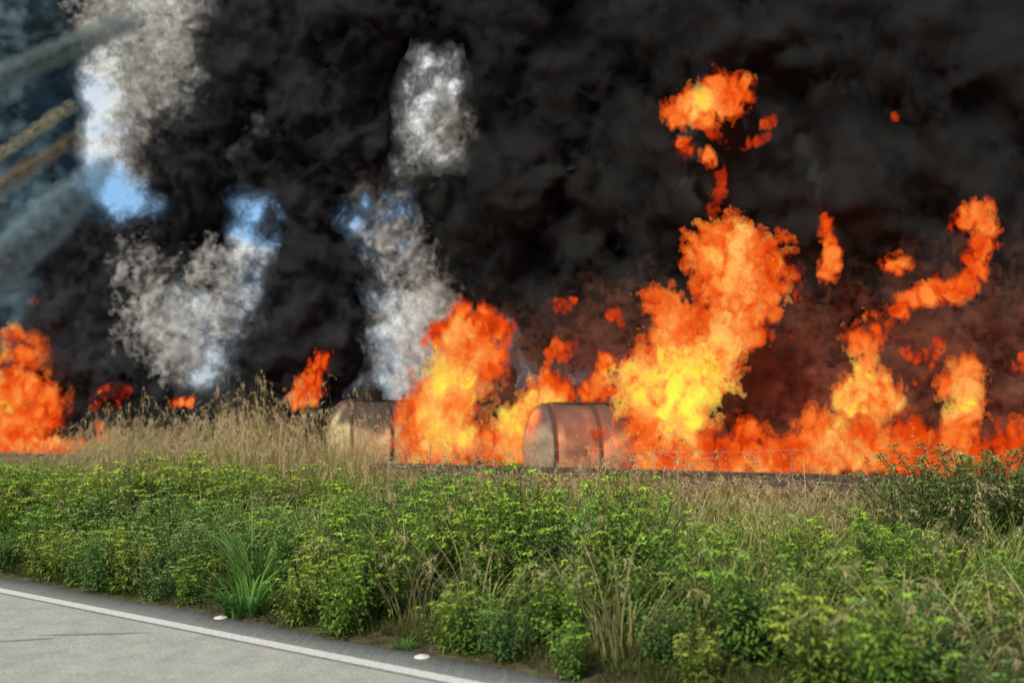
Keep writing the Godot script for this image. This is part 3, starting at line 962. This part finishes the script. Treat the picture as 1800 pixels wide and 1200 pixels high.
	fire("fire", "narrow teardrop flame right of the tallest column", [chain([[1455, 482, 12, 0.42], [1462, 462, 15, 0.48], [1464, 440, 13, 0.46], [1458, 415, 8, 0.4], [1453, 395, 6, 0.38], [1448, 376, 4, 0.37]])], 22.5, 22, 1.5)
	fire("fire", "thin dim red flame strand beside the tallest column", [[[1404, 492, 8, 0.28], [1400, 520, 7, 0.22], [1393, 550, 8, 0.2], [1385, 590, 8, 0.16]]], 22.5, 23)
	fire("fire", "snaking flame rising to the upper right of the smoke", [[[1522, 690, 42, 0.78], [1525, 640, 12, 0.4], [1522, 605, 19, 0.46], [1545, 570, 14, 0.4], [1505, 595, 12, 0.34], [1550, 700, 30, 0.62], [1500, 705, 30, 0.66], [1510, 700, 26, 0.98]],
		chain([[1575, 545, 14, 0.36], [1605, 525, 16, 0.42], [1640, 512, 20, 0.52], [1680, 510, 20, 0.52], [1705, 490, 17, 0.5], [1712, 460, 15, 0.52], [1728, 430, 15, 0.5], [1735, 400, 15, 0.5], [1720, 368, 15, 0.5], [1700, 385, 15, 0.5], [1685, 390, 9, 0.36]])], 20.8, 24, 14.0)
	fire("fire", "upright flame with a yellow knot near the right edge", [[[1680, 770, 26, 0.5], [1700, 720, 24, 0.72], [1700, 705, 15, 0.95], [1700, 680, 22, 0.58], [1702, 650, 20, 0.5], [1670, 675, 16, 0.36], [1690, 745, 22, 0.56], [1670, 790, 22, 0.5]]], 20.6, 25, 8.0)
	fire("fire", "scattered red flame licks left of the upright flame", [[[1608, 625, 10, 0.3], [1600, 618, 8, 0.26]], [[1640, 620, 11, 0.34], [1652, 600, 8, 0.3], [1632, 640, 7, 0.28]], [[1622, 660, 8, 0.24], [1608, 668, 6, 0.22]]], 21.4, 26)
	fire("fire", "broad low wall of fire along the barrier at right", [[[1290, 800, 34, 0.56], [1340, 805, 32, 0.58], [1260, 790, 26, 0.5], [1310, 770, 26, 0.44], [1385, 805, 30, 0.5], [1420, 790, 30, 0.5]],
		[[1450, 800, 32, 0.58], [1490, 795, 30, 0.66], [1470, 772, 24, 0.7], [1540, 790, 30, 0.6], [1580, 805, 28, 0.5], [1525, 755, 26, 0.56], [1438, 745, 16, 0.4]],
		[[1620, 790, 34, 0.44], [1650, 800, 30, 0.46], [1600, 760, 26, 0.42], [1740, 800, 30, 0.36], [1790, 790, 30, 0.34], [1770, 770, 24, 0.3]],
		[[1235, 810, 16, 0.7], [1243, 795, 10, 0.72], [1238, 780, 7, 0.62]]], 20.4, 27, 18.0)

func build_plants() -> void:
	var pm := plant_mat()
	var dry := plant_mat(0.85, 0.5)
	var stem_m := mat(Color(0.09, 0.1, 0.04), 0.85)
	var rng := RandomNumberGenerator.new()
	rng.seed = 77
	var greens := [[Color(0.137, 0.258, 0.050), Color(0.303, 0.491, 0.077)], [Color(0.144, 0.265, 0.045), Color(0.346, 0.504, 0.064)], [Color(0.101, 0.214, 0.058), Color(0.202, 0.375, 0.077)], [Color(0.166, 0.245, 0.045), Color(0.403, 0.476, 0.077)], [Color(0.130, 0.245, 0.077), Color(0.246, 0.413, 0.114)]]
	var protos := []
	for k in 5:
		protos.append(weed_meshes(500 + k, [1.1, 1.15, 1.0, 1.2, 0.95][k], 0.75, [26, 24, 28, 22, 28][k], greens[k][0], greens[k][1], [0.1, 0.115, 0.085, 0.13, 0.08][k], [0.52, 0.45, 0.58, 0.42, 0.55][k]))
	# the leafy weeds: a thicket along the shoulder
	var coarse := []
	for k in 3:
		coarse.append(grass_mesh(640 + k, 70, 1.25, 0.26, 0.014, [Color(0.1, 0.2, 0.04), Color(0.16, 0.22, 0.05), Color(0.22, 0.22, 0.08)][k], [Color(0.22, 0.4, 0.09), Color(0.38, 0.44, 0.12), Color(0.48, 0.44, 0.2)][k], Vector3(-0.35, 0, -0.1), 0.95, [0.0, 0.08, 0.25][k], Color(0.42, 0.36, 0.19), 6))
	var count := 0
	var lumps := FastNoiseLite.new()
	lumps.seed = 31
	lumps.frequency = 0.33
	var d := 5.62
	while d < 9.3:
		var t := -0.6
		while t < 2.35 * d:
			var tt := t + rng.randf_range(-0.22, 0.22)
			var dd := d + rng.randf_range(-0.18, 0.18)
			t += 0.47
			var k := rng.randi() % 5
			if dd < 5.5: continue
			var px := picture_x(Vector2(tt, dd))
			if dd < 6.5 and absf(px - 435.0) < 80.0: continue
			if count >= 298: continue
			if rng.randf() < 0.3 and dd > 5.75:          # coarse grass growing between the weeds
				var gk := rng.randi() % 3
				var go := thing("coarse_grass", Vector3(tt, ground_y(dd, tt), dd), rng.randf_range(-0.6, 0.6))
				tag(go, "%s coarse grass clump in the %s %s" % [["bright green", "yellow green", "straw tinted"][gk], "front row" if dd < 6.1 else ("second row" if dd < 6.6 else ("middle" if dd < 8.0 else "back rows")), zone(px)], "grass", "coarse grass between the weeds", "thing")
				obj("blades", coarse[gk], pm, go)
				go.scale = Vector3(1.1, rng.randf_range(0.75, 1.2) * (0.7 if dd < 6.1 else 1.0), 1.1)
				count += 1
				continue
			var o := thing("leafy_weed", Vector3(tt, ground_y(dd, tt) - 0.02, dd), rng.randf() * TAU)
			tag(o, "%s weed in the %s %s" % [["green leafy", "yellow tipped", "dark green small leafed", "pale broad leafed", "blue green"][k], "front row" if dd < 6.1 else ("second row" if dd < 6.6 else ("middle" if dd < 8.0 else "back rows")), zone(px)], "weed", "leafy weeds along the road")
			o.set_meta("x", 0)
			o.remove_meta("x")
			obj("foliage", protos[k][0], pm, o)
			obj("stem", protos[k][1], stem_m, o)
			var low_right := lerpf(1.0, 0.68, smoothstep(1050.0, 1350.0, px) * smoothstep(5.9, 7.2, dd))
			var s := rng.randf_range(0.72, 1.02) * (0.95 + 0.45 * lumps.get_noise_2d(tt, dd * 1.6)) * low_right * (0.6 if dd < 5.8 else 0.8 if dd < 6.15 else (1.0 if dd < 8.2 else 1.05))
			o.scale = Vector3(s * rng.randf_range(0.9, 1.15), s, s)
			count += 1
		d += 0.53
	# arching green tufts at the road's edge
	var tufts := [grass_mesh(600, 90, 0.62, 0.12, 0.018, Color(0.06, 0.15, 0.03), Color(0.15, 0.34, 0.07), Vector3.ZERO, 1.3, 0.0, Color.WHITE, 7), grass_mesh(601, 110, 1.25, 0.2, 0.018, Color(0.1, 0.19, 0.04), Color(0.22, 0.38, 0.1), Vector3.ZERO, 1.0, 0.0, Color.WHITE, 7)]
	for a in [[430.0, 1082.0, 0, 1.35, "arching green grass tuft hanging over the shoulder"], [450.0, 1056.0, 1, 1.15, "tall pale green grass tuft behind the arching tuft"], [200.0, 1045.0, 0, 0.35, "tiny green sprig at the edge of the shoulder"], [712.0, 1140.0, 0, 0.4, "small low weed tuft at the edge of the shoulder"], [95.0, 1000.0, 0, 0.8, "bright green grass tuft near the left end of the verge"]]:
		var p := on_road(a[0], a[1])
		var o := thing("grass_tuft", Vector3(p.x, ground_y(p.z), p.z))
		o.scale = Vector3.ONE * a[3]
		tag(o, a[4], "grass tuft", "", "thing")
		obj("blades", tufts[a[2]], pm, o)
	# tall dry grass with seed heads behind the weeds
	var wind := Vector3(-0.5, 0, -0.2)
	var tall := []
	for k in 5:
		tall.append(grass_mesh(700 + k, 46, 1.0, 0.3, 0.012, [Color(0.19, 0.2, 0.06), Color(0.24, 0.21, 0.1), Color(0.12, 0.18, 0.05), Color(0.27, 0.22, 0.11), Color(0.18, 0.22, 0.06)][k], [Color(0.4, 0.37, 0.16), Color(0.46, 0.38, 0.2), Color(0.28, 0.34, 0.11), Color(0.52, 0.41, 0.23), Color(0.38, 0.4, 0.13)][k], wind, 0.6, [0.35, 0.3, 0.15, 0.35, 0.4][k], Color(0.4, 0.32, 0.18)))
	var reed := grass_mesh(720, 80, 2.5, 0.28, 0.017, Color(0.2, 0.24, 0.06), Color(0.42, 0.44, 0.15), wind, 0.5, 0.15, Color(0.45, 0.38, 0.2), 8)
	for a in [[428.0, 10.8, 1.0, "tallest pale green reed clump standing above the dry grass"], [505.0, 11.5, 0.95, "pale reed clump left of the small orange flame"], [345.0, 11.2, 0.8, "low reed clump below the pale gap in the smoke"]]:
		var p: Vector3 = spot(a[0], 800, a[1])[0]
		var o := thing("reed_clump", Vector3(p.x, ground_y(a[1], p.x), a[1]))
		tag(o, a[3], "grass", "", "thing")
		obj("blades", reed, dry, o)
		o.scale = Vector3.ONE * a[2]
	count = 0
	var spots := []
	d = 9.0
	while d < 18.4:
		var t := 0.02 * d
		while t < 2.25 * d:
			spots.append(Vector2(t + rng.randf_range(-0.35, 0.35), d + rng.randf_range(-0.3, 0.3)))
			t += 0.62
		d += 0.72
	var stuff_at := [[], [], [], [], []]
	for q in spots:
		var px := picture_x(q)
		var h := 1.05
		if px > 140 and px < 640: h = rng.randf_range(1.3, 2.3) + (0.5 if px > 390 and px < 470 else 0.0)
		elif px >= 640 and px < 1150: h = rng.randf_range(0.85, 1.55) if q.y < 13.0 else rng.randf_range(0.45, 0.8)
		elif px >= 1150: h = rng.randf_range(0.85, 1.45) if q.y < 13.0 else rng.randf_range(0.4, 0.7)
		else: h = rng.randf_range(0.7, 1.0)
		if px > 100 and px < 1750 and q.y < 13.5 and count < 290:
			var o := thing("tall_grass", Vector3(q.x, ground_y(q.y, q.x), q.y), rng.randf_range(-0.5, 0.5))
			tag(o, "%s dry grass clump with feathery heads %s" % ["very tall" if h > 1.5 else ("tall" if h > 1.0 else "knee high"), zone(px)], "grass", "tall dry grass clumps", "thing")
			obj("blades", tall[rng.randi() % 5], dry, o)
			o.scale = Vector3(1.0, h, 1.0)
			count += 1
		else:
			stuff_at[rng.randi() % 5].append([q, h])
	for k in 5:
		scatter("far_grass", tall[k], dry, stuff_at[k].map(func(a): return [Vector3(a[0].x, ground_y(a[0].y, a[0].x), a[0].y), rng.randf_range(-0.6, 0.6), Vector3(1.1, a[1], 1.1)]), "dry grass growing up to the barrier")
	var mixed := []
	for k in 1300:
		var dd := 6.0 + 5.5 * sqrt(rng.randf())
		var t := rng.randf_range(0.05, 2.35) * dd
		var px := picture_x(Vector2(t, dd))
		var hh := rng.randf_range(1.05, 1.65) if px < 700 else rng.randf_range(0.8, 1.3)
		mixed.append([Vector3(t, ground_y(dd, t), dd), rng.randf_range(-0.6, 0.6), Vector3(0.9, hh * (0.8 if dd < 7.0 else 1.0), 0.9)])
	scatter("mixed_grass", grass_mesh(810, 26, 1.0, 0.22, 0.011, Color(0.15, 0.2, 0.045), Color(0.36, 0.4, 0.12), wind, 0.7, 0.12, Color(0.36, 0.37, 0.17)), dry, mixed, "yellow green grass growing through the weeds")
	# short undergrowth everywhere on the verge
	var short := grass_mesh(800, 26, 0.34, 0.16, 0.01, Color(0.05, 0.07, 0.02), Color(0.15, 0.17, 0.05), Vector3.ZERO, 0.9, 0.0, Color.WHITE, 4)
	var low := []
	for k in 2600:
		var dd := 5.75 + 13.0 * pow(rng.randf(), 1.6)
		var t := rng.randf_range(-0.1, 2.4) * dd
		low.append([Vector3(t, ground_y(dd, t), dd), rng.randf() * TAU, Vector3.ONE * rng.randf_range(0.5, 1.3) * (0.5 if dd < 6.0 else 1.0)])
	for k in 1500:
		var dd := rng.randf_range(5.42, 6.3)
		var t := rng.randf_range(-0.1, 2.4) * dd
		low.append([Vector3(t, ground_y(dd, t), dd), rng.randf() * TAU, Vector3.ONE * rng.randf_range(0.25, 0.8) * (0.5 if dd < 5.6 else 1.0)])
	scatter("undergrowth", short, pm, low, "short mixed green undergrowth covering the verge")
	# the taller bushes at the right
	var bush := weed_meshes(900, 1.25, 1.3, 80, Color(0.1, 0.16, 0.045), Color(0.22, 0.3, 0.08), 0.11, 0.36)
	for a in [[1700.0, 10.5, 1.05, "dark green bush in front of the upright flame at right"], [1600.0, 10.0, 0.82, "smaller dark green bush left of the largest bush"], [1790.0, 11.0, 0.95, "dark green bush at the right edge of the picture"]]:
		var p: Vector3 = spot(a[0], 900, a[1])[0]
		var o := thing("bush", Vector3(p.x, ground_y(a[1], p.x), a[1]), a[0])
		tag(o, a[3], "bush")
		obj("foliage", bush[0], pm, o)
		obj("stem", bush[1], stem_m, o)
		o.scale = Vector3.ONE * a[2]

func zone(px: float) -> String:
	for z in [[160, "before the leftmost fire"], [330, "before the dim red fire"], [480, "behind the arching grass tuft"], [620, "before the small orange flame"], [740, "before the tan tank"], [860, "before the leaning yellow cored fire"], [960, "before the fire between the tanks"], [1110, "before the brown tank"], [1240, "before the tallest fireball column"], [1450, "before the red painted smoke bank"], [1580, "before the snaking flame"], [1720, "before the upright flame"]]:
		if px < z[0]: return z[1]
	return "at the right end of the verge"

func picture_x(q: Vector2) -> float:
	var w := B * Vector3(q.x, 0, q.y)
	return 900.0 + FOCAL * w.x / -w.z

func scatter(called: String, m: Mesh, material: Material, list: Array, label: String) -> void:
	var mm := MultiMesh.new()
	mm.transform_format = MultiMesh.TRANSFORM_3D
	mm.mesh = m
	mm.instance_count = list.size()
	for i in list.size():
		mm.set_instance_transform(i, Transform3D(Basis(Vector3.UP, list[i][1]).scaled_local(list[i][2]), list[i][0]))
	var o := MultiMeshInstance3D.new()
	o.name = numbered(called)
	o.multimesh = mm
	o.material_override = material
	add_child(o)
	o.rotation.y = PI / 2 + ROADANG
	tag(o, label, "grass", "", "stuff")
